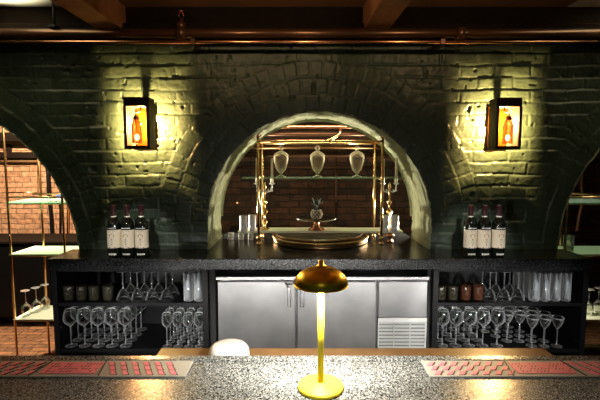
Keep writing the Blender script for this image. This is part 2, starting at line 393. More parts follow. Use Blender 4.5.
# ------------------------------------------------------------------ sconces
def sconce(x, z, s, lab):
    P = thing('wall_sconce', lab, 'wall lamp', (x, YW-.012, z), 0, 'sconces on the green wall')
    D = .150
    MB().box(-.056, .056, -.004, .008, -.135, .11).box(-.012, .012, -.045, -.002, .098, .104).build('backplate', SCONB, P)
    MB().box(-.073, .073, -D, -.048, .094, .145).build('hood', BRONZE, P, .003)
    MB().box(-.073, .073, -D, -.040, -.150, -.141).build('bottom_plate', BRONZE, P)
    for sx in (-1, 1):
        MB().box(*sorted((sx*.073, sx*.069)), -D+.003, -.046, -.141, .094).build('side_panel', BRONZE, P)
        MB().box(*sorted((sx*.073, sx*.058)), -D-.003, -D+.003, -.150, .094).build('frame', BRONZE, P)
    MB().box(-.058, .058, -D-.003, -D+.003, -.150, -.130).build('frame', BRONZE, P)
    yj = -.112
    MB().tube([(s*.012, yj, .094), (s*.012, yj, .074), (s*.004, yj, .066), (-s*.010, yj, .066), (-s*.016, yj, .058), (-s*.016, yj, .038)], .004).build('arm', JARDK, P)
    MB().lathe([(.018, -.004), (.018, .012), (.012, .02), (.006, .026)], 16, (-s*.016, yj, .022)).build('cap', JARDK, P)
    MB().lathe([(.0265, -.115), (.028, -.112), (.028, -.01), (.02, .008), (.018, .018)], 20, (-s*.014, yj, 0), cap=False).build('glass_jar', JARG, P)
    MB().ball((-s*.014, yj, -.080), .012, 12, 1.4).build('bulb', BULB, P)
    l = bpy.data.lights.new('sconce_light', 'POINT'); l.energy = SC_E; l.color = (1., .60, .22); l.shadow_soft_size = .009
    lo = bpy.data.objects.new('sconce_light', l); C.objects.link(lo); lo.location = (x-s*.004, YW-.082, z-.005)
JARG = thin_glass('sconce_jar', (.80, .5, .3), .3, .3, (.15, .05, .02), const=.25)
SC_E = 98
sl = at(142.3, 124, 2.60); sr = at(501.5, 124.5, 2.60)
sconce(sl.x, sl.z, 1, 'bronze box sconce glowing on the green wall left of the centre arch')
sconce(sr.x, sr.z, -1, 'bronze box sconce glowing on the green wall right of the centre arch')

# ------------------------------------------------------------------ back counter, cabinets, cooler
ct = MB().box(-1.42, 1.645, 2.39, 2.663, 1.007, 1.07).box(-.565, .80, 2.66, 3.615, 1.007, 1.07)
o = ct.build('back_countertop', GRAN_BACK, bevel=.003); tag(o, 'long black granite countertop on the back bar below the arches', 'countertop')
def cabinet(x0, x1, lab):
    P = thing('glass_cabinet', lab, 'cabinet', ((x0+x1)/2, 2.43, 0), 0, 'open cabinets of the back bar')
    w = (x1-x0)/2
    MB().box(-w, -w+.03, 0, .42, 0, 1.004).build('side_panel', BLACK, P)
    MB().box(w-.03, w, 0, .42, 0, 1.004).build('side_panel', BLACK, P)
    MB().box(-w+.03, w-.03, .40, .42, .1, 1.004).build('back_panel', BLACK, P)
    MB().box(-w+.031, w-.031, .004, .399, .783, .803).build('shelf', BLACK, P)
    MB().box(-w+.031, w-.031, .004, .399, .505, .528).build('shelf', BLACK, P)
    MB().box(-w+.031, w-.031, .03, .399, .0, .1).build('plinth', BLACK, P)
    MB().box(-w+.031, w-.031, .01, .399, .985, 1.003).build('top_panel', BLACK, P)
cabinet(-1.425, -.53, 'black open cabinet full of glassware left of the steel cooler')
cabinet(.765, 1.655, 'black open cabinet full of glassware right of the steel cooler')
P = thing('bar_cooler', 'stainless steel undercounter cooler with two doors and a vent grille', 'refrigerator', (.13, 2.45, 0))
def cx(v): return v-.13
MB().box(cx(-.475), cx(.737), .03, .38, .08, .935).build('body', STEEL, P)
MB().box(cx(-.485), cx(.743), -.025, .38, .936, .960).build('top_trim', STEELB, P, .004)
MB().box(cx(-.46), cx(.72), .06, .36, 0, .08).build('plinth', BLACKGAP, P)
d1 = MB().box(cx(-.476), cx(-.026), -.015, .028, .12, .928).build('door', STEEL, P, .004)
d2 = MB().box(cx(-.016), cx(.441), -.015, .028, .12, .928).build('door', STEEL, P, .004)
MB().box(cx(.453), cx(.735), -.012, .028, .715, .928).build('upper_panel', STEEL, P, .003)
for xx in (-.062, .012):
    hb = MB().box(cx(xx)-.011, cx(xx)+.011, -.04, -.016, .79, .80).box(cx(xx)-.011, cx(xx)+.011, -.04, -.016, .905, .915).box(cx(xx)-.011, cx(xx)+.011, -.046, -.038, .785, .918)
    hb.build('handle', STEELB, d1 if xx < 0 else d2, .003)
MB().tube([(cx(-.085), -.03, .925), (cx(-.062), -.047, .90), (cx(-.04), -.03, .925)], .004).build('hook', STEELB, d1)
MB().box(cx(.453), cx(.735), 0, .028, .12, .712).build('grille_back', simple('grille_shadow_grey', (.12, .12, .12), .5), P)
g = MB().box(cx(.453), cx(.460), -.012, 0, .12, .69).box(cx(.728), cx(.735), -.012, 0, .12, .69).box(cx(.545), cx(.549), -.012, 0, .12, .69).box(cx(.639), cx(.643), -.012, 0, .12, .69)
for k in range(27):
    z = .125+k*.021
    g._add([(cx(.46), -.012, z+.0165), (cx(.728), -.012, z+.0165), (cx(.728), -.003, z), (cx(.46), -.003, z), (cx(.46), -.010, z+.0175), (cx(.728), -.010, z+.0175), (cx(.728), -.001, z+.001), (cx(.46), -.001, z+.001)], [(3, 2, 1, 0), (4, 5, 6, 7), (0, 1, 5, 4), (2, 3, 7, 6)])
g.box(cx(.453), cx(.735), -.016, -.006, .69, .713)
for j in (0, 2): g.box(cx(.48)+j*.075, cx(.52)+j*.075, -.02, -.016, .698, .704)
g.build('vent_grille', GRILLE, P)
for xa, xb, sd in ((-.529, -.495, 'left'), (.745, .764, 'right')):
    o = MB().box(xa, xb, 2.47, 2.84, 0, 1.003).build('filler_panel', BLACKGAP); tag(o, 'black filler panel closing the gap at the '+sd+' side of the steel cooler', 'panel')

# ------------------------------------------------------------------ glassware prototypes
ORD = ['leftmost', 'second from left', 'third from left', 'fourth from left', 'fifth from left', 'sixth from left', 'seventh from left']
def balloon(H, R, rim, foot, bowlf=.52):
    def mk(loc, label, group, name='wine_glass', cat='wine glass', inverted=False):
        P = thing(name, label, cat, loc, 0, group)
        b0 = H*(1-bowlf); hb = H*bowlf; n = 24
        prof = [(.003, b0)]
        for i in range(1, 12):
            t = i/11; r = R*(sin(min(1, t/.42)*pi/2)**.75 if t < .42 else 1-(1-rim/R)*((t-.42)/.58)**1.7)
            prof.append((r, b0+.004+(hb-.004)*t))
        prof += [(prof[-1][0]-.0012, H)]+[(max(.002, r-.0014), z+.0012) for r, z in reversed(prof[1:-0 or None][:-1])]
        st = [(.0035, .006), (.003, b0*.5), (.0035, b0-.002), (.006, b0+.003)]
        ft = [(foot, 0), (foot, .0022), (foot*.6, .0035), (foot*.2, .006), (.0036, .012)]
        fl = (lambda pr: [(r, H-z) for r, z in pr]) if inverted else (lambda pr: pr)
        MB().lathe(fl(prof), n, cap=False).build('bowl', GLASS, P)
        MB().lathe(fl(st), 8).build('stem', STEMG, P)
        MB().lathe(fl(ft), n).build('foot', GLASS, P)
        return P
    return mk
def coupe(H, R, foot):
    def mk(loc, label, group, name='coupe_glass', cat='cocktail glass', inverted=False):
        P = thing(name, label, cat, loc, 0, group); b0 = H*.60
        prof = [(.003, b0)]+[(R*(i/8)**.62, b0+.004+(H-b0-.004)*(i/8)**1.3) for i in range(1, 9)]
        prof += [(r-.0013, z+.001) for r, z in reversed(prof[1:])]
        fl = (lambda pr: [(r, H-z) for r, z in pr]) if inverted else (lambda pr: pr)
        MB().lathe(fl(prof), 24, cap=False).build('bowl', GLASS, P)
        MB().lathe(fl([(.0035, .006), (.003, b0*.5), (.0035, b0-.002), (.006, b0+.003)]), 8).build('stem', STEMG, P)
        MB().lathe(fl([(foot, 0), (foot, .0022), (foot*.6, .0035), (foot*.2, .006), (.0036, .012)]), 24).build('foot', GLASS, P)
        return P
    return mk
def grid(mk, rows, group, what, where, zz, **kw):
    """rows: list of (y, [x...]); builds one, copies the rest"""
    names = ['front row', 'second row', 'third row', 'fourth row', 'fifth row']
    proto = None
    for r, (y, xs) in enumerate(rows):
        for c, x in enumerate(sorted(xs)):
            rn = 'back row' if r == len(rows)-1 and r > 0 else names[r]
            lab = f'{what}, {ORD[c]} in {rn}, {where}'
            loc = (x, y, zz)
            if proto is None: proto = mk(loc, lab, group, **kw)
            else: dup(proto, loc, lab, group, random.uniform(0, 6))
ZL = .5295; ZU = .8045
big = balloon(.220, .0395, .029, .034, .47)
grid(big, [(2.475+.083*r, [-1.352+.0805*c for c in range(5)]) for r in range(4)], 'balloon wine glasses in the left cabinet', 'clear balloon wine glass', 'left lower shelf', ZL)
small = balloon(.20, .0275, .024, .027, .45)
grid(small, [(2.465+.066*r, [-.782+.063*c for c in range(4)]) for r in range(5)], 'small wine glasses in the left cabinet', 'small clear wine glass', 'left lower shelf', ZL)
grid(big, [(2.475+.083*r, ([.8405+.0795*c for c in range(4)]+([1.165] if r == 0 else []))) for r in range(4)], 'balloon wine glasses in the right cabinet', 'clear balloon wine glass', 'right lower shelf', ZL)
cp = coupe(.175, .0355, .03)
grid(cp, [(2.468+.075*r, [1.365-.035*r+.0745*c for c in range(-1 if r else 0, 3)]) for r in range(5)], 'coupe glasses in the right cabinet', 'clear coupe glass', 'right lower shelf', ZL)
inv = coupe(.168, .040, .03)
grid(inv, [(2.50+.09*r, [-1.045+.085*c+.01*r for c in range(4)]) for r in range(2)], 'upturned glasses in the left cabinet', 'upturned stemmed glass', 'left upper shelf', ZU, name='stemmed_glass', inverted=True)
grid(inv, [(2.50+.09*r, [1.122+.083*c-.008*r for c in range(3)]) for r in range(2)], 'upturned glasses in the right cabinet', 'upturned stemmed glass', 'right upper shelf', ZU, name='stemmed_glass', inverted=True)
def highball(loc, label, group, name='highball_glass', cat='tall glass'):
    P = MB().lathe([(.026, 0), (.029, .004), (.030, .165), (.0288, .165), (.0275, .012), (.001, .010)], 20, wob=lambda a, z: 1+.012*cos(12*a)).build(name, STEMG)
    P.location = loc; return tag(P, label, cat, group)
grid(highball, [(2.48+.064*r, [-.652+.061*c for c in range(2)]) for r in range(4)], 'tall glasses in the left cabinet', 'clear ribbed highball glass', 'left upper shelf', ZU)
grid(highball, [(2.48+.064*r, [1.372+.061*c for c in range(4)]) for r in range(4)], 'tall glasses in the right cabinet', 'clear ribbed highball glass', 'right upper shelf', ZU)
def tumbler(mat):
    def mk(loc, label, group, name='tumbler', cat='glass'):
        P = MB().lathe([(.022, 0), (.028, .006), (.030, .07), (.031, .086), (.029, .086), (.027, .012), (.001, .010)], 20, wob=lambda a, z: 1+.03*cos(10*a)).build(name, mat)
        P.location = loc; return tag(P, label, cat, group)
    return mk
grid(tumbler(AMBER), [(2.49, [-1.36, -1.285, -1.212, -1.13])], 'etched tumblers in the left cabinet', 'dark etched tumbler', 'left upper shelf', ZU)
for i, x in enumerate([.825, .895, .97, 1.043]):
    tumbler(AMBER if i < 2 else AMBERR)((x+.004, 2.49, ZU), ['dark tumbler, leftmost in the right cabinet', 'dark tumbler beside the leftmost one, right cabinet upper shelf', 'rusty brown tumbler between two others, right cabinet upper shelf', 'rusty brown tumbler closest to the upturned stemware, right cabinet'][i], 'tumblers in the right cabinet')

# ------------------------------------------------------------------ wine bottles
def bottle(loc, label, group):
    P = thing('wine_bottle', label, 'wine bottle', loc, 0, group)
    MB().lathe([(.030, 0), (.0365, .004), (.0375, .012), (.0375, .183), (.0345, .2), (.022, .216), (.0148, .23), (.0138, .25), (.0138, .292), (.012, .294)], 32).build('glass_body', BOTTLE, P)
    MB().lathe([(.0150, .236), (.0146, .25), (.0146, .29), (.0152, .291), (.0152, .297), (.001, .298)], 24, cap=False).build('capsule', CAPS, P)
    MB().lathe([(.0149, .227), (.0152, .228), (.0152, .235), (.0149, .236)], 24, cap=False).build('neck_band', LABELW, P)
    def arc(r, a0, a1, z0, z1, name, mat, par, n=14):
        v = []; f = []
        for i in range(n+1):
            a = a0+(a1-a0)*i/n
            for rr, z in ((r, z0), (r, z1)): v.append((rr*sin(a), -rr*cos(a), z))
        for i in range(n): f.append((2*i, 2*i+2, 2*i+3, 2*i+1))
        mb = MB(); mb._add(v, f, True); return mb.build(name, mat, par)
    lb = arc(.0382, -1.5, 1.5, .055, .158, 'label', LABEL, P, 24)
    mb = MB(); v = []; f = []
    def patch(a, z, w, h, oval=False):
        n = 12
        if oval:
            o = len(v)
            for k in range(n): aa = a+w/2*cos(2*pi*k/n); v.append((.0386*sin(aa), -.0386*cos(aa), z+h/2*sin(2*pi*k/n)))
            f.append(tuple(o+k for k in range(n)))
        else:
            for j in range(3):
                a0 = a-w/2+w*j/3; a1 = a0+w/3; o = len(v)
                v.extend([(.0386*sin(a0), -.0386*cos(a0), z-h/2), (.0386*sin(a1), -.0386*cos(a1), z-h/2), (.0386*sin(a1), -.0386*cos(a1), z+h/2), (.0386*sin(a0), -.0386*cos(a0), z+h/2)])
                f.append((o, o+1, o+2, o+3))
    patch(0, .125, .75, .026, True); mb._add(v, f); mb.build('label_emblem', LABELG, lb)
    v = []; f = []; mb = MB()
    patch(0, .149, 1.1, .003); patch(0, .103, .25, .005); patch(0, .090, .5, .002); patch(0, .076, .2, .004); patch(0, .058, .95, .012, True)
    mb._add(v, f); mb.build('label_print', LABELK, lb)
    v = []; f = []; mb = MB()
    for k in range(7): patch(-.6+.2*k, .168, .13, .007 if k % 2 else .005)
    mb._add(v, f); mb.build('shoulder_lettering', LABELW, P); v = []; f = []; mb = MB()
    for k in range(6): patch(-.5+.2*k, .020, .15, .008 if k % 2 else .011)
    mb._add(v, f); mb.build('foot_lettering', LABELW, P)
    return P
YBT = 2.455
bl = ['wine bottle leftmost of three on the counter below the left sconce', 'wine bottle in the middle of three below the left sconce', 'wine bottle rightmost of three on the counter below the left sconce',
      'wine bottle leftmost of three on the counter below the right sconce', 'wine bottle in the middle of three below the right sconce', 'wine bottle rightmost of three on the counter below the right sconce']
b0 = None
for px, lab in zip((114.5, 128, 142, 469.8, 483.6, 498), bl):
    x = at(px, 240, YBT).x; g = 'wine bottles with cream labels on the back counter'
    if b0 is None: b0 = bottle((x, YBT, 1.0705), lab, g)
    else: dup(b0, (x, YBT, 1.0705), lab, g, random.uniform(-.12, .12))

# ------------------------------------------------------------------ niche: etagere and its things
ZS1 = 1.151; ZS2 = 1.508
P = thing('brass_etagere', 'brass framed display stand with two glass shelves inside the centre arch', 'shelf unit', (.13, 2.95, 1.0705))
posts = [(-.4, -.15), (.402, -.15), (-.4, .15), (.402, .15)]
for (x, y) in posts:
    t = MB().tube([(x, y, .0), (x, y, .69)], .0085, 10)
    t.lathe([(.014, 0), (.016, .006), (.011, .02)], 12, (x, y, 0)).ball((x, y, .045), .015).ball((x, y, .44), .012)
    t.build('post', BRASS, P)
def rail(a, b, r_, par, name='rail'): MB().tube([a, b], r_).build(name, BRASS, par)
for y in (-.15, .15): rail((-.4, y, .672), (.402, y, .672), .007, P)
for x in (-.4, .402):
    rail((x, -.15, .672), (x, .15, .672), .007, P); rail((x, -.15, .06), (x, .15, .06), .006, P); rail((x, -.15, .425), (x, .15, .425), .004, P)
    rail((x, -.15, ZS1-1.0705-.019), (x, .15, ZS1-1.0705-.019), .004, P)
for x, s in ((-.4, 1), (.402, -1)):
    MB().tube([(x, -.15, .69), (x-.006*s, -.15, .71), (x+.012*s, -.15, .725), (x+.02*s, -.15, .71), (x+.006*s, -.15, .70)], .005).ball((x, -.15, .70), .013).build('finial', COPPER, P)
MB().box(-.545, .56, -.085, .075, ZS1-1.0705-.014, ZS1-1.0705-.001).build('glass_shelf', SHELFC, P)
MB().box(-.52, .56, -.085, .075, ZS2-1.0705-.008, ZS2-1.0705-.001).build('glass_shelf', SHELFG, P)
def urn(px, k, lab):
    p = at(px, 160, 2.95)
    U = thing('apothecary_jar', lab, 'jar', (p.x, 2.95, ZS2), 0, 'lidded glass jars on the top shelf')
    s = k
    MB().lathe([(.031*s, 0), (.031*s, .005), (.012*s, .012), (.006, .02), (.012*s, .03), (.030*s, .05), (.042*s, .09), (.048*s, .128), (.045*s, .14), (.047*s, .142), (.043*s, .142), (.044*s, .125), (.030*s, .06), (.002, .034)], 20, wob=lambda a, z: 1+.04*abs(cos(6*a)), cap=False).build('bowl', URNG, U)
    MB().lathe([(.049*s, .143), (.047*s, .150), (.034*s, .166), (.014*s, .176), (.006, .180), (.013, .188), (.016, .197), (.009, .208), (.002, .216)], 20, wob=lambda a, z: 1+.03*abs(cos(6*a)), cap=False).build('lid', URNG, U)
urn(281, 1., 'tall lidded glass jar, leftmost of three on the top glass shelf')
urn(317.5, .98, 'lidded glass jar in the middle of three on the top shelf')
urn(357, 1., 'tall lidded glass jar, rightmost of three on the top glass shelf')
def candelabra(px, dx, lab):
    p = at(px, 200, 2.93)
    U = thing('candelabra', lab, 'candle holder', (p.x, 2.93, ZS1), 0, 'candelabra on the lower glass shelf')
    h = .30
    MB().lathe([(.035, 0), (.035, .006), (.012, .016), (.007, .03), (.02, .05), (.02, .056), (.007, .075), (.006, .1), (.022, .12), (.022, .13), (.006, .145), (.006, .17), (.018, .185), (.006, .205), (.005, h-.02), (.012, h-.01), (.004, h+.02)], 18).build('column', BRASS, U)
    for s in (-1, 1):
        MB().tube([(0, 0, h-.03), (s*.018, 0, h-.045), (s*.04, 0, h-.035), (s*dx, 0, h-.005), (s*dx, 0, h+.012)], .0045).lathe([(.006, 0), (.02, .008), (.021, .011), (.008, .008), (.008, .022)], 16, (s*dx, 0, h+.006)).build('arm', CRYST, U)
        cd = MB().tube([(s*dx, 0, h+.015), (s*dx, 0, h+.185)], [.0095, .008], 14).build('candle', CANDLE, U)
        MB().tube([(s*dx, 0, h+.184), (s*dx+.002, 0, h+.195)], .0012, 6).build('wick', BLACK, cd)
    dr = MB()
    for a in (-1, -.5, .5, 1):
        dr.lathe([(.001, -.02), (.006, -.012), (.001, 0)], 6, (a*dx, -.01, h-.02), smooth=False)
    dr.build('crystal_drops', CRYST, U)
candelabra(264.7, .0505, 'brass candelabra with two white candles at the left end of the shelf')
candelabra(389.3, .044, 'brass candelabra with two white candles at the right end of the shelf')
def crystal(px, Y, w, h, z, lab, n=8, name='crystal_votive'):
    p = at(px, 220, Y)
    o = MB().lathe([(w*.42, 0), (w*.5, h*.12), (w*.44, h*.3), (w*.5, h*.5), (w*.44, h*.72), (w*.5, h*.9), (w*.47, h), (w*.40, h), (w*.38, h*.15), (.001, h*.13)], n, smooth=False, cap=False).build(name, CRYST)
    o.location = (p.x, Y, z); return tag(o, lab, 'candle holder' if 'votive' in name else 'glass', 'cut crystal on the etagere' if 'votive' in name else 'small glasses on the counter inside the arch')
crystal(243.5, 2.86, .052, .105, ZS1, 'cut crystal votive at the far left end of the glass shelf')
crystal(252.5, 2.88, .052, .108, ZS1, 'cut crystal votive between the left post and a matching votive')
crystal(384.5, 2.86, .06, .108, ZS1, 'cut crystal votive just right of the brass post, right shelf end')
crystal(394.5, 2.86, .06, .108, ZS1, 'cut crystal votive at the far right end of the glass shelf')
for i, px in enumerate((231, 241, 250.5)):
    crystal(px, 2.98, .038, .05, 1.0705, ['tiny cut glass on the counter nearest the left arch jamb', 'tiny cut glass in the middle of three under the shelf', 'tiny cut glass nearest the brass post under the shelf'][i], 10, 'shot_glass')
o = at(390, 240, 2.9)
P = thing('brass_vase', 'small brass baluster vase on the counter below the shelf right end', 'vase', (o.x, 2.9, 1.0705))
MB().lathe([(.024, 0), (.022, .008), (.009, .015), (.010, .022), (.026, .036), (.03, .046), (.022, .056)], 20).build('body', COPPER, P)
MB().lathe([(.010, .056), (.012, .058), (.020, .064), (.019, .0645), (.008, .06)], 20).build('rim', BRASS, P)
# cake stand and pineapple
p = at(316.5, 220, 2.92)
P = thing('cake_stand', 'white cake plate on a copper pedestal in the centre of the shelf', 'cake stand', (p.x, 2.92, ZS1))
MB().lathe([(.056, 0), (.056, .006), (.030, .018), (.020, .035), (.017, .055), (.026, .066)], 24).build('pedestal', COPPER, P)
MB().lathe([(.02, .066), (.11, .068), (.138, .078), (.138, .081), (.11, .073), (.002, .071)], 40, cap=False).build('plate', SILV, P)
for zz in (0,):
    q = thing('pineapple_ornament', 'small white and dark chequered pineapple ornament on the cake stand', 'ornament', (p.x, 2.92, ZS1+.0725))
    body = MB(); dots = MB()
    body.lathe([(.018, 0)]+[(.037*sin(pi*(.15+.75*i/8)), .035-.036*cos(pi*(.15+.75*i/8))) for i in range(9)], 20).build('body', PINEK, q)
    for i in range(5):
        zc_ = .010+.0125*i; rr = .037*math.sqrt(max(.05, 1-((zc_-.035)/.037)**2))
        for k in range(10):
            a = 2*pi*(k+.5*(i % 2))/10
            dots.ball((rr*cos(a), rr*sin(a), zc_), .0062, 8)
    dots.build('scales', PINEW, q)
    lf = MB()
    for k in range(16):
        a = k*2.4; t = .3+.7*(k/16); L = .05+.02*(k % 3)
        lf.tube([(0, 0, .068), (.02*t*cos(a), .02*t*sin(a), .068+L*.5), (.055*t*cos(a), .055*t*sin(a), .068+L*.85)], [.005, .005, .0008], 5)
    lf.build('leaves', LEAF, q)
# big round brass tray table under the shelf
P = thing('brass_basin', 'wide round brass basin on the counter under the glass shelf', 'basin', (.14, 2.955, 1.0705))
MB().lathe([(.30, 0), (.318, .003), (.322, .009), (.316, .013), (.322, .018), (.324, .026), (.318, .030), (.300, .026), (.27, .014), (.001, .010)], 72, cap=False).build('bowl', BRASSOLD, P)
MB().lathe([(.318, .030), (.328, .032), (.331, .036), (.327, .040), (.314, .039), (.305, .030)], 72, cap=False).build('rim', BRASS, P)
P = thing('serving_tray', 'round silver tray resting on the brass basin under the glass shelf', 'tray', (.13, 2.955, 1.112))
MB().lathe([(.27, 0), (.292, .002), (.298, .006), (.298, .014), (.302, .018), (.298, .020), (.290, .012), (.26, .006), (.001, .004)], 72, cap=False).build('dish', SILV, P)
# niche pipes
for i, (x0, x1, py, Y, r, mat, lab) in enumerate([
    (-.78, 1.02, 127, 3.25, .013, COPPER, 'upper copper pipe across the top of the niche'),
    (-.78, 1.02, 141, 3.3, .012, COPPER, 'copper pipe across the niche just above the jars'),
    (-.78, 1.02, 147.5, 3.4, .013, BRASSOLD, 'dull brass pipe lowest across the niche'),
    (-.78, 1.02, 134, 3.4, .02, PIPE, 'thick dark pipe in the niche between copper pipes'),
    (-.78, 1.02, 155.5, 3.5, .014, PIPE, 'dark iron pipe behind the jar lids'),
    (-.78, 1.02, 167, 3.56, .009, PIPE, 'thin dark pipe on the niche brick behind the jars')]):
    z = at(300, py, Y).z
    o = MB().tube([(x0, 0, 0), (x1, 0, 0)], r, 12).build('niche_pipe', mat); o.location = (0, Y, z)
    tag(o, lab, 'pipe', 'pipes at the top of the niche')
a = at(336, 127, 3.25); b = at(328, 140, 3.3)
o = MB().tube([(a.x+.03, 0, .0), (a.x+.03, -.01, -.03), (a.x, -.02, -.05), (a.x-.04, -.03, -.075), (b.x-.03, -.03, -.09)], .010, 10).build('pipe_bend', BRASS); o.location = (0, 3.24, a.z-.02)
tag(o, 'bent brass pipe joining the two copper pipes in the niche', 'pipe')
a = at(336.5, 175, 3.58)
o = MB().tube([(0, 0, -.43), (0, 0, .15)], .008, 8).build('conduit', PIPE); o.location = (a.x, 3.605, a.z); tag(o, 'thin dark vertical conduit on the niche brick behind the right jar', 'pipe')
a = at(237, 203, 3.6); o = MB().lathe([(.012, 0), (.016, .008), (.008, .02)], 12).build('wall_hook', COPPER); o.rotation_euler = (pi/2, 0, 0); o.location = (a.x, 3.619, a.z); tag(o, 'small round copper knob on the niche brick above the crystal votives', 'hook')

# ------------------------------------------------------------------ passages: side etageres
def side_etagere(s, xs, Y0, Y1, name, lab, shelves, x_in):
    P = thing(name, lab, 'shelf unit', (0, 0, 0))
    for (x, y) in xs: MB().tube([(x, y, .0), (x, y, 1.90)], .0085, 10).ball((x, y, 1.90), .012).build('post', BRASS, P)
    xa = min(q[0] for q in xs); xb = max(q[0] for q in xs)
    for z, rr in [(1.885, .006), (1.35, .006)]+[(z-.014, .005) for z in shelves]:
        for y in (Y0, Y1): rail((xa, y, z), (xb, y, z), rr, P)
    for z in shelves:
        MB().box(xa-.01, xb+x_in if s < 0 else xb+.05, Y0-.01, Y1+.01, z-.008, z).build('glass_shelf', SHELFG if z > 1.2 else SHELFC, P)
ZP = [at(30, 202, 3.2).z, at(30, 254, 3.2).z, at(30, 319, 3.2).z]
side_etagere(-1, [(-2.17, 3.2), (-1.765, 3.2), (-2.10, 3.5), (-1.70, 3.5)], 3.2, 3.5, 'brass_etagere', 'tall brass etagere with glass shelves in the left brick passage', ZP, .02)
side_etagere(1, [(1.985, 3.2), (2.13, 3.5), (2.58, 3.2), (2.72, 3.5)], 3.2, 3.5, 'brass_etagere', 'tall brass etagere with glass shelves in the dark right passage', ZP, .02)
o = MB().box(1.66, 1.98, 3.19, 3.51, ZP[2]-.008, ZP[2]).build('display_shelf', SHELFC); tag(o, 'pale glass shelf beside the right cabinet, holding two wine glasses', 'shelf')
w2 = balloon(.20, .034, .028, .032)
pw = None
for i, (px, Y) in enumerate(((26, 3.27), (36.5, 3.35), (45.5, 3.43))):
    x = at(px, 305, Y).x; lab = ['wine glass on the low shelf in left passage, nearest the picture edge', 'middle wine glass on the low shelf in the left passage', 'wine glass on the low shelf in left passage, closest to cabinet'][i]
    loc = (x, Y, ZP[2]+.001)
    if i == 0: pw = w2(loc, lab, 'wine glasses on the left passage shelf', inverted=True)
    else: dup(pw, loc, lab, 'wine glasses on the left passage shelf')
for i, (px, Y) in enumerate(((588.5, 3.3), (598, 3.34))):
    x = at(px, 310, Y).x
    dup(pw, (x, Y, ZP[2]+.001), ['upturned wine glass on the right passage shelf, beside the cabinet', 'upturned wine glass on the right passage shelf, at the picture edge'][i], 'wine glasses on the right passage shelf')
# left passage: sideboard, beams, pipes
P = thing('sideboard', 'low black sideboard against the brick wall in the left passage', 'sideboard', (-2.75, 4.24, 0))
MB().box(-.83, .95, -.15, .27, .1, .83).build('body', BLACK, P, .004)
MB().box(-.85, .98, -.18, .28, .832, .855).build('top', WOODDARK, P, .003)
for x in (-.79, .9):
    for y in (-.1, .22): MB().box(x-.02, x+.02, y-.02, y+.02, 0, .1).build('leg', BLACK, P)
for k in range(3): MB().box(-.81+.59*k, -.24+.59*k, -.165, -.151, .13, .8).build('door', BLACK, P, .003)
for py, r, nm, lab, mat, Y in ((155, .03, 'timber_beam', 'dark timber beam set across the brick wall of the left passage', WOODDARK, 4.55), (137, .045, 'timber_beam', 'dark upper timber beam on the brick of the left passage', WOODDARK, 4.53), (161, .018, 'wall_pipe', 'tan painted pipe below the dark beam in the left passage', LEDGE, 4.57), (147, .0, '', '', None, 0)):
    if not nm: continue
    z = at(30, py, Y).z
    o = (MB().box(-3.6, -.95, -r, min(r, 4.598-Y), -r, r) if nm == 'timber_beam' else MB().tube([(-3.6, 0, 0), (-.95, 0, 0)], r, 12)).build(nm, mat); o.location = (0, Y, z); tag(o, lab, 'beam' if 'beam' in nm else 'pipe')
a = at(8.5, 148, 4.59); o = MB().box(-.03, .03, -.012, .008, -.04, .04).build('vent_plate', WOODDARK); o.location = a; tag(o, 'small dark square vent in the brick of the left passage', 'vent')
def wallrun(pts, Y, r, nm, lab, mat):
    o = MB().tube([(lambda q: (q.x, q.y, q.z))(at(px, py, Y)) for px, py in pts], r, 10).build(nm, mat); return tag(o, lab, 'pipe')
wallrun([(47, 164), (48, 175), (49, 195), (51, 215), (52, 235), (51.5, 262)], 4.56, .018, 'black_conduit', 'thick black bent conduit on the brick wall of the left passage', BLACK)
wallrun([(54, 180), (55.5, 172), (58, 172), (60, 182), (60, 200), (60, 250)], 4.57, .008, 'hose', 'thin dark hose with a looped top beside the black conduit', WOODDARK)
wallrun([(68, 178), (67.6, 262)], 4.575, .012, 'brass_pipe', 'upright brass pipe near the edge of the left arch', BRASS)
a = at(59.5, 198, 4.56); o = MB().box(-.025, .025, -.02, .003, -.05, .05).build('tape_wrap', BLUE, bevel=.005); o.location = a; tag(o, 'blue wrapped fitting on the hose in the left passage', 'fitting')
wallrun([(8, 192.5), (38, 192.5)], 3.62, .005, 'brass_rail', 'thin level brass rail behind the left etagere', BRASS)
wallrun([(38, 152), (38, 193)], 3.62, .005, 'brass_rod', 'thin upright brass rod behind the left etagere', BRASS)
wallrun([(584, 38), (583, 160), (581, 185), (583, 200), (579, 216), (577, 231)], 3.6, .010, 'dried_vine', 'reddish dried vine hanging in the dark right passage', ROPE)
a = at(569, 250, 3.0)
P = thing('pillar_candle', 'pale pillar candle in a glass at the edge of the right arch', 'candle', (at(568, 250, 3.3).x, 3.3, ZP[1]+.001))
MB().lathe([(.028, 0), (.028, .09), (.002, .088)], 20).build('wax', CANDLE, P); MB().lathe([(.036, 0), (.038, .12), (.036, .12), (.034, .004)], 24, cap=False).build('glass_holder', GLASS, P)
o = MB().box(1.66, 1.97, 3.19, 3.51, ZP[1]-.008, ZP[1]).build('display_shelf', SHELFC); tag(o, 'glass shelf holding the pillar candle at the edge of right arch', 'shelf')

